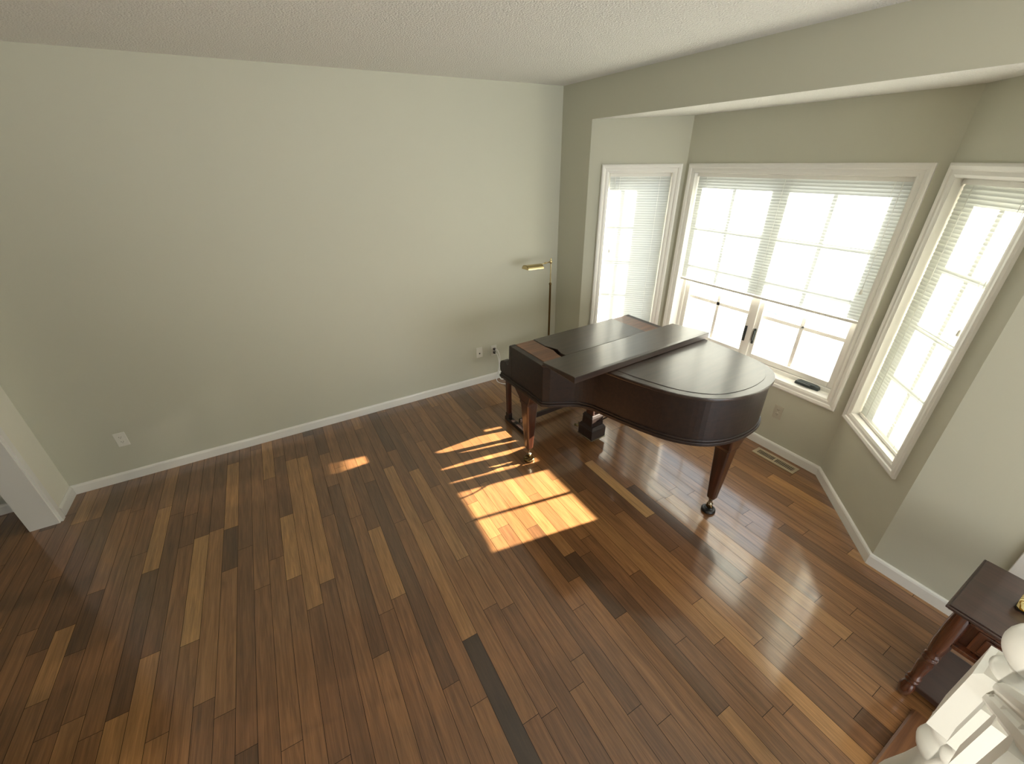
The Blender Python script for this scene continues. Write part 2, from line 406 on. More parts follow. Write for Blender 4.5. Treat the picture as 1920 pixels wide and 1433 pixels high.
# left wall ends 0.31 m from the corner, then the opening to the next room
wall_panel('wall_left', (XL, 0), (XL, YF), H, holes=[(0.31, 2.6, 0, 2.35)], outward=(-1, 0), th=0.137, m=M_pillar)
wall_panel('wall_next_room', (XF, -3.0), (XL - .137, -3.0), H, outward=(0, -1), th=0.13)
wall_panel('wall_far_left', (XF, 0), (XF, -3.0), H, outward=(-1, 0), th=0.13)
wall_panel('wall_front', (XF, YF), (1.6, YF), H + 0.0, holes=[(4.5, 7.7, .4, 2.2)], outward=(0, -1), th=0.13)  # unseen rear opening, sized and placed for its fill light
wall_panel('wall_entry', (1.6, YF), (1.6, YE - 0.35), H, outward=(1, 0), th=0.13)
wall_panel('wall_entry_side', (0.0, YE - 0.35), (1.73, YE - 0.35), H, outward=(0, 1), th=0.13)

b = MB(); b.box((XF, YF, H), (1.73, 0.1, H + 0.12)); struct(b.build('ceiling', M_ceil))
b = MB(); b.prism([(0.001, Y0), (D, YL), (D, YR), (0.001, Y1)], HB - .001, H - 0.001, mi=0); struct(b.build('ceiling_bay', M_ceil))
# drop header painted like the wall in front of the bay ceiling
# (the hole in wall_right leaves it standing from HB to H)

# ------------------------------------------------------------------ baseboards
def baseboard(name, pts, th=0.014, h=BB, side=1):
    """profile swept along plan polyline; side=+1 offsets to the left of travel"""
    P = [Vector((x, y, 0)) for x, y in pts]
    prof = [(0, 0), (th, 0), (th, h * .80), (th * .75, h * .93), (th * .35, h), (0, h)]
    offs = []
    for i, p in enumerate(P):
        ds = []
        if i > 0: ds.append((P[i] - P[i-1]).normalized())
        if i < len(P) - 1: ds.append((P[i+1] - P[i]).normalized())
        ns = [Vector((-d.y, d.x, 0)) * side for d in ds]
        n = sum(ns, Vector()) / len(ns); n = n / n.dot(n) if len(ns) > 1 else n
        offs.append(n)
    V = []; F = []; m = len(prof)
    for p, n in zip(P, offs):
        for a, z in prof:
            q = p + n * a; V.append((q.x, q.y, z))
    for i in range(len(P) - 1):
        for j in range(m):
            k = (j + 1) % m; F.append((i*m + j, i*m + k, (i+1)*m + k, (i+1)*m + j))
    F.append(list(range(m))); F.append([(len(P)-1)*m + j for j in range(m)][::-1])
    b = MB(); b.add(V, F); return struct(b.build(name, M_trim))
baseboard('baseboard_back', [(0, 0), (XL, 0)], side=1)
baseboard('baseboard_right', [(0, 0), (0, Y0), (D, YL), (D, YR), (0, Y1), (0, YE)], side=-1)
baseboard('baseboard_left', [(XL, 0), (XL, -0.254)], side=1)
baseboard('baseboard_far_left', [(XL - .137, 0), (XF, 0), (XF, -3.0)], side=1)

# white casing round the opening in the left wall
b = MB()
for y0, y1 in ((-0.31, -0.254), (-2.656, -2.60)):
    b.prism([(0, 0), (.016, 0), (.016, .04), (.010, .050), (.006, .056), (0, .056)], 0, 2.35 + .056,
            fn=(lambda a, c, z, y0=y0: (XL + a, y0 + c, z)) if y0 > -1 else (lambda a, c, z, y1=y1: (XL + a, y1 - c, z)))
b.box((XL, -0.31, 2.35), (XL + .016, -2.60, 2.406))
b.box((XL - .150, -0.312, 0), (XL + .002, -0.325, 2.35)); b.box((XL - .150, -2.585, 0), (XL + .002, -2.598, 2.35)); b.box((XL - .150, -.325, 2.337), (XL + .002, -2.585, 2.35))
struct(b.build('trim_1', M_trim))
# white casing and door at the end of the window wall
b = MB(); b.box((-.016, YE - .09, 0), (.12, YE, 2.12)); b.box((-.016, YE - .26, 0), (.0, YE - .09, 2.12)); struct(b.build('trim_2', M_trim, bevel=.003))

# ------------------------------------------------------------------ windows and blinds
def frame_mat(P, u, n):
    """local x along the wall, local y outward, local z up"""
    u = Vector(u); n = Vector(n)
    return Matrix(((u.x, n.x, 0, P[0]), (u.y, n.y, 0, P[1]), (0, 0, 1, 0), (0, 0, 0, 1)))
MW = {'l': frame_mat((0, Y0), uL, nL), 'c': frame_mat((D, YL), (0, -1, 0), (1, 0, 0)), 'r': frame_mat((D, YR), uR, nR)}

def casing(b, u0, u1, z0, z1, wd=0.065):
    prof = [(0, 0), (0, -.009), (.012, -.013), (.03, -.013), (.036, -.019), (.052, -.022), (.060, -.020), (wd, -.016), (wd, 0)]   # (outward from opening, depth)
    cs = [(u0, z0, -1, -1), (u1, z0, 1, -1), (u1, z1, 1, 1), (u0, z1, -1, 1)]
    m = len(prof); V = []; F = []
    for u, z, su, sz in cs:
        for a, d in prof: V.append((u + su * a, d, z + sz * a))
    for i in range(4):
        for j in range(m):
            k = (j + 1) % m; i2 = (i + 1) % 4
            F.append((i*m + j, i*m + k, i2*m + k, i2*m + j))
    b.add(V, F)
def rect_frame(b, u0, u1, z0, z1, w_, d0, d1):
    b.box((u0, d0, z0), (u0 + w_, d1, z1)); b.box((u1 - w_, d0, z0), (u1, d1, z1))
    b.box((u0 + w_, d0, z0), (u1 - w_, d1, z0 + w_)); b.box((u0 + w_, d0, z1 - w_), (u1 - w_, d1, z1))

GD = 0.135     # glass depth from the inner wall face
def window(name, key, hole, sashes):
    e = sempty(name, mat=MW[key])
    u0, u1, z0, z1 = hole
    b = MB(); casing(b, u0, u1, z0, z1); b.build('casing', M_trim, e)
    b = MB(); t = 0.004
    rect_frame(b, u0 - .0, u1 + .0, z0, z1, t, -.008, TW); b.build('jamb_liner', M_trim, e)
    b = MB(); rect_frame(b, u0 + t, u1 - t, z0 + t, z1 - t, .028, GD - .045, GD + .05)
    for i in range(len(sashes) - 1):
        c = (sashes[i][1] + sashes[i+1][0]) / 2; b.box((c - .022, GD - .045, z0 + .03), (c + .022, GD + .05, z1 - .03))
    b.build('window_frame', M_trim, e)
    for s0, s1 in sashes:
        fr = MB(); rect_frame(fr, s0, s1, z0 + .034, z1 - .034, .042, GD - .03, GD + .02)
        s = fr.build('sash', M_trim, e, bevel=.004)
        g0, g1, h0, h1 = s0 + .042, s1 - .042, z0 + .076, z1 - .076
        mb = MB(); mb.box(((g0 + g1)/2 - .0135, GD - .004, h0), ((g0 + g1)/2 + .0135, GD + .004, h1))
        for k in (1, 2, 3):
            z = h0 + (h1 - h0) * k / 4; mb.box((g0, GD - .004, z - .0135), (g1, GD + .004, z + .0135))
        mb.build('muntin_grid', M_trim, s)
        gl = MB(); gl.add([(g0, GD + .008, h0), (g1, GD + .008, h0), (g1, GD + .008, h1), (g0, GD + .008, h1)], [(0, 1, 2, 3)]); gl.build('glass_pane', M_glass, s)
    return e
window('window_1', 'l', holeL, [(0.206, 0.684)])
w2 = window('window_2', 'c', holeC, [(0.135, 0.815), (0.847, 1.527)])
window('window_3', 'r', holeR, [(0.113, 0.592)])
# casement hardware on the middle window: folded crank operators on the sill and sash locks
for uc in (0.60, 1.38):
    b = MB(); zs = ZB + .004
    b.prism([(-.085, 0), (.085, 0), (.08, .022), (.05, .032), (-.06, .030), (-.08, .02)], .045, .085, fn=lambda a, z, c, uc=uc: (uc + a, c, zs + z))
    b.box((uc - .075, .030, zs + .018), (uc + .03, .046, zs + .028))
    o = b.build('crank_operator', M_black, w2, bevel=.004); o['label'] = 'dark folded window crank on the sill'
for uc in (0.792, 0.872):
    b = MB(); b.box((uc - .008, GD - .040, .77), (uc + .008, GD - .029, .90)); b.box((uc - .005, GD - .052, .80), (uc + .005, GD - .040, .885))
    o = b.build('sash_lock', M_black, w2, bevel=.002); o['label'] = 'dark sash lock lever'

def blind(label, key, hole, zbot, cord_side):
    u0, u1, z0, z1 = hole; u0 += .009; u1 -= .009; yb = .042
    e = thing('mini_blind', label, 'blind', group=None); e.matrix_world = MW[key]
    b = MB(); b.box((u0, yb - .016, z1 - .032), (u1, yb + .012, z1 - .007)); b.build('headrail', M_trim, e, bevel=.002)
    b = MB(); pitch = .0205; wd = .0268; z = z1 - .040; tilt = math.radians(74)
    cz, cy = math.sin(tilt) * wd / 2, math.cos(tilt) * wd / 2
    while z > zbot + .02:
        V = []
        for k in range(4):
            t = k / 3 * 2 - 1; bow = (1 - t * t) * .0022
            # inner edge low, outer edge high: closed with the convex side to the room
            y = yb + cy * t - bow * math.sin(tilt); zz = z + cz * t + bow * math.cos(tilt)
            V += [(u0 + .004, y, zz), (u1 - .004, y, zz)]
        b.add(V, [(0, 1, 3, 2), (2, 3, 5, 4), (4, 5, 7, 6)], 0, True); z -= pitch
    b.build('slats', M_blind, e)
    b = MB(); b.box((u0 + .002, yb - .012, zbot), (u1 - .002, yb + .012, zbot + .018)); b.build('bottom_rail', M_trim, e, bevel=.003)
    n = 2 if u1 - u0 < .8 else 3
    for k in range(n):
        b = MB(); u = u0 + .09 + (u1 - u0 - .18) * k / (n - 1); b.tube([(u, yb - .0145, z1 - .03), (u, yb - .0145, zbot + .01)], .0009, 5)
        b.build('ladder_cord', M_cord, e)
    uc = u1 - .05 if cord_side > 0 else u0 + .05; ln = .62
    b = MB(); b.tube([(uc, yb - .020, z1 - .03), (uc + .002, yb - .022, z1 - .03 - ln * .5), (uc, yb - .021, z1 - .03 - ln)], .0013, 6); c = b.build('lift_cord', M_cord, e)
    b = MB(); b.lathe([(.002, .0), (.007, -.006), (.009, -.028), (.006, -.034), (.001, -.035)], (uc, yb - .021, z1 - .03 - ln), 12); b.build('cord_knob', M_plate, c)
    return e
blind('white slatted blind lowered fully on the narrow window left of the bay', 'l', holeL, ZB + .008, -1)
blind('wide white blind on the bay\'s middle window, raised above the sill', 'c', holeC, 1.160, 1)
blind('white slatted blind lowered fully on the angled right bay window', 'r', holeR, ZB + .008, 1)

# ------------------------------------------------------------------ electrics
def outlet(label, M4, plate, grp=None, kind='duplex'):
    e = thing('wall_outlet' if kind == 'duplex' else 'wall_jack', label, 'outlet' if kind == 'duplex' else 'wall jack', group=grp); e.matrix_world = M4
    b = MB(); b.prism([(-.035, -.0575), (.035, -.0575), (.035, .0575), (-.035, .0575)], 0, -.005, fn=lambda a, z, c: (a, c, z)); b.build('cover_plate', plate, e, bevel=.003)
    if kind == 'duplex':
        for zc in (.0195, -.0195):
            b = MB(); b.prism([(.0165 * math.cos(t) * (1 if abs(math.cos(t)) < .9 else 1), max(-.0115, min(.0115, .0165 * math.sin(t))) + zc) for t in [2*PI*k/20 for k in range(20)]], -.004, -.0075, fn=lambda a, z, c: (a, c, z))
            r = b.build('receptacle', plate, e)
            b = MB(); b.box((-.0075, -.0080, zc), (-.0052, -.0072, zc + .007)); b.box((.0052, -.0080, zc), (.0075, -.0072, zc + .006)); b.lathe([(.0022, -.0080), (.0022, -.0072)], (0, 0, zc - .006), 8, axis='y'); b.build('slots', M_dark, r)
    else:
        b = MB(); b.lathe([(.008, -.004), (.008, -.007), (.0045, -.007), (.0045, -.011)], (0, 0, -.012), 12, axis='y'); b.build('jack_port', M_dark, e)
    for zc in ((0,) if kind == 'duplex' else (.045, -.045)):
        b = MB(); b.lathe([(.003, -.004), (.003, -.0062), (.001, -.0066)], (0, 0, zc), 8, axis='y'); b.build('screw', M_plate, e)
    return e
# wall_back: local x along +x, local y outward of room
def on_back(x, z): return Matrix(((1, 0, 0, x), (0, 1, 0, 0), (0, 0, 1, z), (0, 0, 0, 1)))
outlet('white duplex outlet alone on the long wall near the left opening', on_back(-3.931, .350), M_plate)
outlet('white jack plate with one dark port, left of the plugged-in outlet', on_back(-.966, .360), M_plate, kind='jack')
outlet('white duplex outlet with two cords plugged in, behind the piano', on_back(-.796, .347), M_plate)
Mc = MW['c'] @ Matrix.Translation((2.277 + YL, 0, .347))
outlet('beige painted outlet below the middle window beside the piano tail', Mc, M_plate_b)

def cord(name, label, pts, r, m, plug_at):
    e = thing(name, label, 'cord', loc=plug_at)
    P = [Vector(p) - Vector(plug_at) for p in pts]
    # Catmull-Rom through the points
    Q = []
    for i in range(len(P) - 1):
        p0, p1, p2, p3 = P[max(i-1, 0)], P[i], P[i+1], P[min(i+2, len(P)-1)]
        for k in range(8):
            t = k / 8; Q.append(.5 * ((2*p1) + (p2 - p0)*t + (2*p0 - 5*p1 + 4*p2 - p3)*t*t + (3*p1 - p0 - 3*p2 + p3)*t**3))
    Q.append(P[-1])
    b = MB(); b.tube(Q, r, 8); b.build('cable', m, e)
    b = MB(); b.box((-.013, -.016, -.011), (.013, .012, .011)); b.build('plug', M_plug, e, bevel=.003)['label'] = 'dark plug'
    return e
cord('power_cord', 'white cord from the upper socket, hanging down behind the piano', [(-.796, -.022, .366), (-.785, -.065, .368), (-.765, -.075, .30), (-.757, -.055, .20), (-.765, -.045, .10), (-.755, -.045, .03), (-.74, -.06, .006), (-.68, -.08, .006), (-.55, -.10, .006), (-.45, -.11, .006)], .0055, M_cord, (-.796, -.0205, .3665))
cord('lamp_cord', 'thin cord from the lower socket, curling onto the floor by the piano bench', [(-.796, -.022, .3275), (-.79, -.06, .326), (-.775, -.07, .26), (-.768, -.06, .16), (-.79, -.05, .06), (-.805, -.075, .006), (-.78, -.16, .006), (-.70, -.21, .006), (-.58, -.24, .006), (-.42, -.25, .006)], .0045, M_cord, (-.796, -.0205, .3275))

# floor register by the bay baseboard
e = thing('floor_register', 'beige metal floor vent along the baseboard under the middle window', 'vent', loc=(.462, -2.415, 0))
b = MB(); rect = [(-.05, -.165), (.05, -.165), (.05, .165), (-.05, .165)]; inn = [(-.026, -.142), (.026, -.142), (.026, .142), (-.026, .142)]
b.ring(rect, inn, 0.0, .006); b.build('frame', M_vent, e, bevel=.003)
b = MB(); b.box((-.027, -.143, .0005), (.027, .143, .001)); b.build('duct_opening', M_dark, e)
b = MB()
for k in range(24):
    y = -.138 + k * .012
    b.box((-.026, y, .001), (.026, y + .004, .005))
b.box((-.026, -.006, .001), (.026, .006, .0055)); b.build('louvers', M_vent, e)

# ------------------------------------------------------------------ pharmacy floor lamp
LX, LY = -.256, -.25
e = thing('floor_lamp', 'slim brass pharmacy floor lamp standing in the corner behind the piano', 'lamp', loc=(LX, LY, 0), rz=math.radians(7))
b = MB(); b.lathe([(.125, 0), (.125, .012), (.115, .020), (.03, .028), (.016, .045), (.011, .07)], n=32); b.build('base', M_brass, e)
b = MB(); b.lathe([(.0105, .065), (.0105, 1.03), (.013, 1.035), (.013, 1.05), (.006, 1.056)], n=16); b.build('pole', M_brass_d, e)
b = MB(); b.lathe([(.0055, 1.05), (.0055, 1.245)], n=12); b.build('extension_pole', M_brass, e)
b = MB(); b.lathe([(.004, 1.24), (.012, 1.248), (.014, 1.262), (.010, 1.275), (.006, 1.282), (.008, 1.29), (.002, 1.297)], n=16); b.build('finial', M_brass, e)
b = MB(); b.tube([(0, 0, 1.262), (-.07, 0, 1.258), (-.14, 0, 1.253)], .0048, 10); b.lathe([(.009, -.01), (.009, .01)], (-.07, 0, 1.258), 12, axis='x'); b.build('arm', M_brass, e)
b = MB()   # half-round trough shade opening downwards
prof = [(.048 * math.cos(t), .040 * math.sin(t)) for t in [PI * k / 12 for k in range(13)]]; pin = [(c * .93, s * .92 - .001) for c, s in prof][::-1]
b.prism(prof + pin, -.325, -.13, fn=lambda a, z, c: (c, a, 1.222 + z + (c + .13) * -.06), smooth=False)
for c in (-.325, -.134): b.prism(prof, c, c + .004, fn=lambda a, z, c_: (c_, a, 1.222 + z + (c_ + .13) * -.06))
b.build('lamp_shade', M_brass, e)
b = MB(); b.lathe([(.012, -.145), (.012, -.19), (.017, -.20), (.017, -.265), (.010, -.275)], (0, 0, 1.226), 14, axis='x'); b.build('bulb', M_plate, e)

# ------------------------------------------------------------------ grand piano (local: u to the right along +x, v towards the tail = -y)
TH = math.radians(2.5); OX, OY = -1.305, -1.105
piano = thing('grand_piano', 'dark mahogany baby grand piano with closed lid in front of the bay window', 'piano', loc=(OX, OY, 0), rz=TH)
def P(b): return b.xf(lambda p: Vector((p.x, -p.y, p.z)))
ZC, ZR = .675, .965
bent = [(0, .55), (.035, .585), (.12, .635), (.20, .69), (.25, .77), (.275, .87), (.30, .98), (.335, 1.11), (.385, 1.25), (.45, 1.355), (.535, 1.435), (.64, 1.48), (.76, 1.502), (.88, 1.500), (.98, 1.480), (1.065, 1.435), (1.125, 1.365), (1.16, 1.26), (1.178, 1.09), (1.190, .92), (1.205, .55)]
def smooth_open(pts, k=4):
    Q = []; N = len(pts)
    for i in range(N - 1):
        p0, p1, p2, p3 = [Vector((*pts[j], 0)) for j in (max(i-1, 0), i, i+1, min(i+2, N-1))]
        for a in range(k):
            t = a / k; q = .5 * ((2*p1) + (p2 - p0)*t + (2*p0 - 5*p1 + 4*p2 - p3)*t*t + (3*p1 - p0 - 3*p2 + p3)*t**3); Q.append((q.x, q.y))
    Q.append(tuple(pts[-1])); return Q
bentS = smooth_open(bent[1:], 4)
outline = [(0, .165), (0, .55)] + bentS + [(1.205, .165)]
def offset(poly, d):
    N = len(poly); R = []; A = sum(poly[i][0]*poly[(i+1) % N][1] - poly[(i+1) % N][0]*poly[i][1] for i in range(N))
    sg = 1 if A > 0 else -1
    for i in range(N):
        p0, p1, p2 = Vector(poly[i-1]), Vector(poly[i]), Vector(poly[(i+1) % N])
        a = (p1 - p0).normalized(); c = (p2 - p1).normalized()
        n1 = Vector((a.y, -a.x)) * sg; n2 = Vector((c.y, -c.x)) * sg
        n = n1 + n2
        n = n / max(n.dot(n) / 2, .6) if n.length > 1e-6 else n1
        q = p1 + n * d; R.append((q.x, q.y))
    return R
inner = offset(outline, -.045); inner[0] = (inner[0][0], .17); inner[-1] = (inner[-1][0], .17)
b = MB(); b.ring(outline, inner, ZC + .02, ZR)
b.prism(inner, ZC + .03, ZC + .06)
case = P(b).build('case', M_piano, piano, bevel=.004)
# cheeks (the arms that flank the keyboard)
cheek = [(.165, ZC + .02), (.02, ZC + .02), (.0, .715), (-.004, .745), (0, .775), (.015, .797), (.04, .810), (.065, .812), (.085, .803), (.10, .797), (.118, .805), (.128, .83), (.132, .90), (.136, .958), (.142, .967), (.165, .967)]
for u0 in (0.0, 1.155):
    b = MB(); b.prism(cheek, u0, u0 + .05, fn=lambda v, z, u: (u, v, z)); P(b).build('cheek', M_piano, piano, bevel=.004)
# moulding running round the bottom of the case
full = [(0, .02), (0, .55)] + bentS + [(1.205, .02)]
b = MB(); b.ring(offset(full, .012), offset(full, -.03), ZC - .012, ZC + .010, smooth=False); b.ring(offset(full, .006), offset(full, -.03), ZC + .010, ZC + .026); b.prism(offset(full, -.02), ZC - .008, ZC + .02)
P(b).build('base_moulding', M_piano, piano, bevel=.003)
b = MB(); b.box((.05, .03, ZC + .02), (1.155, .07, .735)); P(b).build('key_slip', M_piano, piano, bevel=.004)
b = MB(); b.prism([(.07, .80), (.12, .86), (.16, .930), (.175, .930), (.175, .70), (.07, .70)], .05, 1.155, fn=lambda v, z, u: (u, v, z)); P(b).build('fallboard', M_piano, piano, bevel=.004)
# top of the front section
b = MB(); b.prism([(.046, .150), (.202, .150), (.202, .300), (.212, .385), (.196, .450), (.188, .520), (.046, .520)], .940, .967); P(b).build('treble_shelf', M_shelf, piano, bevel=.002)
b = MB(); b.prism([(1.010, .150), (1.159, .150), (1.159, .54), (1.010, .54)], .940, .967); P(b).build('bass_shelf', M_shelf, piano, bevel=.002)
b = MB(); b.prism([(.2035, .150), (1.007, .150), (1.007, .508), (.222, .508), (.220, .46), (.238, .40), (.219, .345), (.2035, .30)], .944, .971); P(b).build('music_desk', M_piano_top, piano, bevel=.004)
b = MB(); b.box((.05, .165, .70), (1.155, .185, .939)); P(b).build('front_rail', M_piano, piano, bevel=.003)
b = MB(); b.box((.045, .545, .90), (1.16, .56, .94)); P(b).build('inner_rail', M_dark, piano)
# lid and its folded front flap
lidp = [(0, .556)] + [p for p in outline if p[1] >= .55 and p != (0, .55) and p != (1.205, .55)] + [(1.205, .556)]
lo = offset(lidp, .016); lo = [(a, max(c, .556)) for a, c in lo]
b = MB(); b.prism(lo, ZR + .002, ZR + .022)
li = offset(lidp, -.035); li = [(a, max(c, .60)) for a, c in li]
lid = P(b).build('lid', M_piano_top, piano, bevel=.005, seg=3)
b = MB(); b.prism(li, ZR + .022, ZR + .0245); P(b).build('lid_panel', M_piano_top, lid, bevel=.0025)
b = MB(); b.prism([(.57, ZR + .027), (.885, ZR + .027), (.885, ZR + .068), (.862, ZR + .068), (.57, ZR + .043)], -.018, 1.232, fn=lambda v, z, u: (u, v, z))
P(b).build('lid_flap', M_piano_top, piano, bevel=.003)
for u in (.12, .62, 1.1):
    b = MB(); b.lathe([(.006, -.035), (.006, .035)], (u, .565, ZR + .030), 10, axis='x'); P(b).build('hinge', M_brass_d, piano)
# legs
def piano_leg(u, v, corbel):
    b = MB()
    b.frustum((u, v, .125), (.027, .027), (u, v, .54), (.050, .050), ch=.010)
    b.frustum((u, v, .54), (.054, .054), (u, v, .566), (.054, .054), ch=.006)
    if corbel:
        b.prism([(v - .054, .56), (v + .058, .56), (v + .085, ZC - .012), (v - .235, ZC - .012), (v - .20, ZC - .030), (v - .13, .63), (v - .075, .585)], u - .05, u + .05, fn=lambda a, z, c: (c, a, z))
    else:
        b.frustum((u, v, .56), (.056, .056), (u, v, ZC - .012), (.085, .070), ch=.008)
    o = P(b).build('leg', M_piano_v, piano, bevel=.004)
    b = MB(); b.lathe([(.020, .128), (.022, .118), (.018, .108), (.012, .100), (.012, .072), (.020, .066)], (u, v, 0), 16); P(b).build('ferrule', M_chrome, o)
    b = MB(); b.lathe([(.018, -.009), (.021, -.006), (.021, .006), (.018, .009)], (u, v, .043), 16, axis='x'); b.box((u - .014, v - .012, .048), (u - .011, v + .012, .074)); b.box((u + .011, v - .012, .048), (u + .014, v + .012, .074)); P(b).build('caster', M_brass_d, o)
    b = MB(); b.lathe([(.040, 0), (.046, .006), (.044, .020), (.036, .026), (.030, .020), (.006, .018)], (u, v, 0), 24); P(b).build('caster_cup', M_ebony if not corbel else M_brass_d, o)
for u, v, c in ((.072, .295, True), (1.133, .295, True), (.790, 1.425, False)): piano_leg(u, v, c)
# pedal lyre
ly = bpy.data.objects.new('pedal_lyre', None); COL.objects.link(ly); ly.parent = piano
cu, cv = .695, .345
b = MB(); b.box((cu - .05, cv - .035, .26), (cu - .03, cv + .045, ZC - .01)); b.box((cu + .03, cv - .035, .26), (cu + .05, cv + .045, ZC - .01)); b.box((cu - .03, cv - .02, .26), (cu + .03, cv + .03, ZC - .01)); b.box((cu - .06, cv - .05, .62), (cu + .06, cv + .055, ZC - .01))
P(b).build('lyre_column', M_piano_v, ly, bevel=.004)
b = MB(); b.frustum((cu, cv, .045), (.078, .085), (cu, cv, .135), (.078, .085)); b.frustum((cu, cv, .135), (.078, .085), (cu, cv, .16), (.064, .07)); b.frustum((cu, cv, .16), (.064, .062), (cu, cv, .235), (.062, .058)); b.frustum((cu, cv, .235), (.068, .062), (cu, cv, .262), (.055, .05))
P(b).build('pedal_box', M_piano, ly, bevel=.004)
b = MB(); b.box((cu - .082, cv - .09, .036), (cu + .082, cv + .09, .046)); P(b).build('bottom_trim', M_chrome, ly, bevel=.002)
for k in (-1, 0, 1):
    b = MB(); b.tube([(cu + k * .045, cv - .07, .075), (cu + k * .045, cv - .12, .075), (cu + k * .045, cv - .165, .060)], [.006, .008, .012], 10); P(b).build('pedal', M_brass, ly)
b = MB(); b.tube([(cu, cv + .06, .20), (cu, cv + .30, .44), (cu, cv + .42, ZC - .005)], .006, 8); P(b).build('lyre_brace', M_piano_v, ly)

# ------------------------------------------------------------------ piano bench under the keyboard
bench = thing('piano_bench', 'dark wooden bench tucked under the piano keyboard', 'bench', loc=(-.68, -.94, 0), rz=TH)
b = MB(); b.box((-.40, -.165, .445), (.40, .165, .475)); b.build('seat', M_piano, bench, bevel=.006)
b = MB(); b.box((-.375, -.145, .385), (.375, .145, .446)); b.build('apron', M_piano, bench, bevel=.003)
for sx in (-1, 1):
    x = sx * .385
    for sy in (-1, 1):
        b = MB(); b.frustum((x, sy * .145, .03), (.017, .019), (x, sy * .145, .44), (.019, .021)); b.build('leg', M_piano_v, bench, bevel=.003)
    b = MB(); b.box((x - .022, -.19, 0), (x + .022, .19, .038)); b.box((x - .021, .122, .038), (x + .021, .172, .085)); b.box((x - .021, -.172, .038), (x + .021, -.122, .085)); b.build('runner', M_piano, bench, bevel=.004)
b = MB(); b.box((-.365, -.012, .04), (.365, .012, .085)); b.build('stretcher', M_piano, bench, bevel=.003)

# ------------------------------------------------------------------ end table, bottom right
tb = thing('end_table', 'dark cherry end table with turned legs and a drawer, by the white newel', 'table', loc=(-.485, -3.89, 0))
zt = .60
b = MB(); tp = [(-.205, -.285), (.205, -.285), (.205, .285), (-.205, .285)]
b.prism(offset(tp, -.008), zt - .026, zt - .018); b.prism(tp, zt - .018, zt - .006); b.prism(offset(tp, -.008), zt - .006, zt); b.build('table_top', M_cherry_d, tb, bevel=.003)
b = MB(); b.box((-.150, -.225, .415), (.155, .225, zt - .026)); b.box((-.186, -.21, .555), (-.150, .21, zt - .026)); b.box((-.186, -.21, .405), (-.150, .21, .425)); b.build('apron', M_cherry, tb, bevel=.003)
b = MB(); b.box((-.170, -.17, .433), (-.150, .180, .540)); dr = b.build('drawer', M_cherry, tb, bevel=.004)
b = MB(); b.box((-.176, -.145, .448), (-.169, .155, .527)); b.build('drawer_panel', M_cherry, dr, bevel=.006)
b = MB(); b.lathe([(.004, -.03), (.011, -.026), (.011, -.018), (.004, -.012), (.004, 0)], (-.176, 0, .488), 14, axis='x'); b.build('drawer_knob', M_brass, dr)
legp = [(.012, 0), (.020, .01), (.025, .035), (.027, .060), (.020, .085), (.014, .098), (.024, .105), (.024, .113), (.016, .120), (.024, .127), (.024, .135), (.018, .143), (.022, .19), (.025, .235), (.020, .265), (.026, .272), (.026, .280), (.016, .287), (.026, .295), (.026, .303), (.020, .312), (.027, .335), (.030, .38), (.030, .50), (.028, .545), (.026, zt - .027)]
for sx in (-1, 1):
    for sy in (-1, 1):
        b = MB(); b.lathe(legp, (sx * .165, sy * .232, 0), 20); b.build('leg', M_cherry, tb)
b = MB(); b.box((-.160, -.228, .055), (.160, .228, .085)); b.build('lower_shelf', M_cherry_d, tb, bevel=.004)
# small cream and gold box standing on it
tr = thing('trinket_box', 'small cream box with gold markings standing on the end table', 'box', loc=(-.465, -3.775, zt))
b = MB(); b.frustum((0, 0, .0), (.030, .034), (0, 0, .006), (.032, .036), ch=.01); b.build('box_foot', M_ebony, tr)
M_cream = mat('cream_porcelain', (226, 206, 140), 0.25)
nt = M_cream.node_tree; wv = nt.nodes.new('ShaderNodeTexWave'); wv.inputs['Scale'].default_value = 22; wv.inputs['Distortion'].default_value = 9
tc = nt.nodes.new('ShaderNodeTexCoord'); nt.links.new(tc.outputs['Object'], wv.inputs['Vector'])
cr = nt.nodes.new('ShaderNodeValToRGB'); cr.color_ramp.elements[0].position = .22; cr.color_ramp.elements[1].position = .34
cr.color_ramp.elements[0].color = lin((150, 108, 30)); cr.color_ramp.elements[1].color = lin((232, 214, 150))
nt.links.new(wv.outputs['Fac'], cr.inputs['Fac']); nt.links.new(cr.outputs['Color'], nt.nodes['Principled BSDF'].inputs['Base Color'])
b = MB(); b.frustum((0, 0, .006), (.030, .034), (0, 0, .040), (.033, .037), ch=.012); b.build('box_body', M_cream, tr, bevel=.004)
b = MB(); b.frustum((0, 0, .040), (.034, .038), (0, 0, .050), (.026, .030), ch=.012); b.build('box_lid', M_cream, tr, bevel=.003)

# ------------------------------------------------------------------ oak threshold strip on the floor
b = MB(); b.prism([(0, 0), (.10, 0), (.10, .006), (.092, .010), (.008, .010), (0, .006)], -2.6, -.690, fn=lambda a, z, c: (c, -3.712 - a, z)); struct(b.build('trim_3', M_oak))

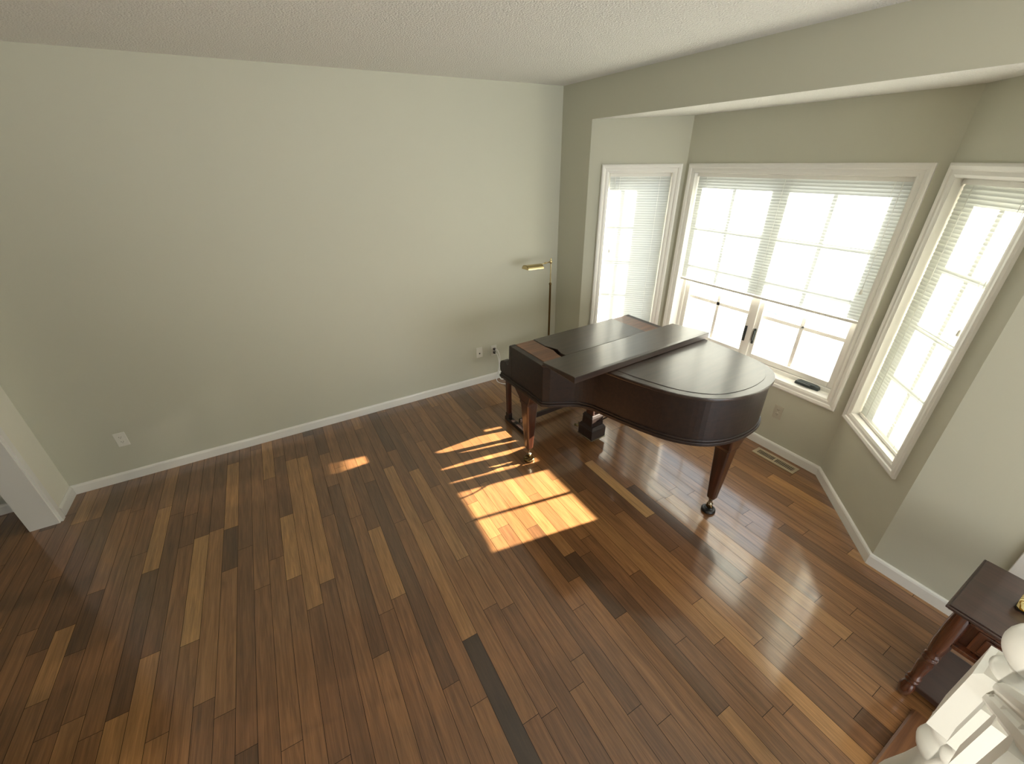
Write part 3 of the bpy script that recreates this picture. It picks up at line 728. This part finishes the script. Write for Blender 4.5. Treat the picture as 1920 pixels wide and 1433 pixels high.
# ------------------------------------------------------------------ staircase railing (rises towards the camera)
SL = .886; YC = -3.779; NX = -1.397
stair = thing('stair_railing', 'white painted stair railing with turned newel, ball finial and balusters', 'railing', loc=(0, YC, 0))
M_n = M_rail
nw = bpy.data.objects.new('newel_post', None); COL.objects.link(nw); nw.parent = stair; nw.location = (NX, 0, 0)
b = MB(); h = .063
b.frustum((0, 0, .016), (.07, .07), (0, 0, .20), (.07, .07)); b.lathe([(.069, .20), (.060, .225), (.048, .24), (.055, .26), (.072, .33), (.078, .40), (.070, .50), (.052, .60), (.043, .67), (.042, .70), (.058, .712), (.064, .732), (.060, .755), (.048, .765), (.046, .780), (.058, .795), (.063, .820), (.060, .835)], n=28)
b.frustum((0, 0, .835), (h - .004, h - .004), (0, 0, .839), (h, h)); b.frustum((0, 0, .839), (h, h), (0, 0, 1.072), (h, h)); b.frustum((0, 0, 1.072), (h, h), (0, 0, 1.083), (h - .012, h - .012))
b.build('post', M_n, nw)
b = MB(); b.lathe([(.050, 1.081), (.056, 1.088), (.050, 1.096), (.030, 1.103), (.026, 1.111), (.034, 1.118), (.040, 1.122)], n=28); b.build('collar', M_n, nw)
b = MB(); b.lathe([(.030, 1.118)] + [(.066 * math.sin(PI * k / 16), 1.180 - .066 * math.cos(PI * k / 16)) for k in range(2, 16)] + [(.004, 1.246)], n=32); b.build('ball_finial', M_n, nw)
# rail: moulded profile swept up the slope
prof = [(-.026, 0), (.026, 0), (.030, .006), (.030, .018), (.024, .024), (.022, .030), (.030, .040), (.031, .050), (.024, .062), (.010, .068), (-.010, .068), (-.024, .062), (-.031, .050), (-.030, .040), (-.022, .030), (-.024, .024), (-.030, .018), (-.030, .006)]
def zr(x): return 1.008 + SL * (-1.444 - x)      # underside of the rail
b = MB(); b.prism(prof, NX - .062, -3.05, fn=lambda a, z, x: (x, a, zr(x) + z * 1.33), smooth=False)
b.build('handrail', M_n, stair)
k = 0; x = -1.530
while x > -3.0:
    zu = zr(x); L0 = zu - .77; hb = .029
    b = MB(); b.frustum((x, 0, zu - .145), (hb, hb), (x, 0, zu + .010), (hb, hb))
    b.frustum((x, 0, L0 - .04), (hb, hb), (x, 0, L0 + .13), (hb, hb))
    b.lathe([(.027, zu - .145), (.020, zu - .165), (.0135, zu - .180), (.026, zu - .190), (.028, zu - .205), (.024, zu - .216), (.014, zu - .226), (.020, zu - .245), (.029, zu - .29), (.027, zu - .36), (.019, zu - .44), (.015, zu - .49), (.024, zu - .505), (.026, zu - .52), (.014, zu - .535), (.013, zu - .56), (.026, zu - .61), (.028, L0 + .13)][::-1], (x, 0, 0), 18)
    b.build('baluster', M_n, stair); x -= .195
b = MB(); b.prism([(-1.46, 0.0), (-1.46, .30), (-3.05, .30 + 1.59 * SL), (-3.05, .95), (-1.75, 0.0)], -.045, .045, fn=lambda a, z, c: (a, c, z)); b.build('stringer', M_n, stair)
# the flight itself, behind the railing
b = MB()
n = 8; run = .225; rise = run * SL
for i in range(n):
    x1_ = -1.42 - i * run
    b.box((x1_, YC - .05, i * rise), (x1_ - run - (n - 1 - i) * 0, YC - 1.0, (i + 1) * rise))
    b.box((x1_ + .025, YC - .05, (i + 1) * rise - .03), (x1_ - run, YC - 1.0, (i + 1) * rise), 1)
struct(b.build('trim_4', [M_trim, M_oak]))

# ------------------------------------------------------------------ outside: snow
def snow():
    rnd = random.Random(3); V = []; F = []; n = 60
    xs = [0.2 + 60 * (i / n) ** 2 for i in range(n + 1)]; ys = [-2 + 45 * (abs(j / n) ** 2) * (1 if j >= 0 else -1) for j in range(-n, n + 1)]
    for x in xs:
        for y in ys: V.append((x + .6, y, -.55 + .03 * math.sin(x * 1.7 + y) * math.sin(y * 1.1 - x * .4)))
    m = len(ys)
    for i in range(n):
        for j in range(m - 1): F.append((i*m + j, (i+1)*m + j, (i+1)*m + j + 1, i*m + j + 1))
    b = MB(); b.add(V, F, 0, True); o = b.build('snow_ground', M_snow); o['kind'] = 'structure'
snow()
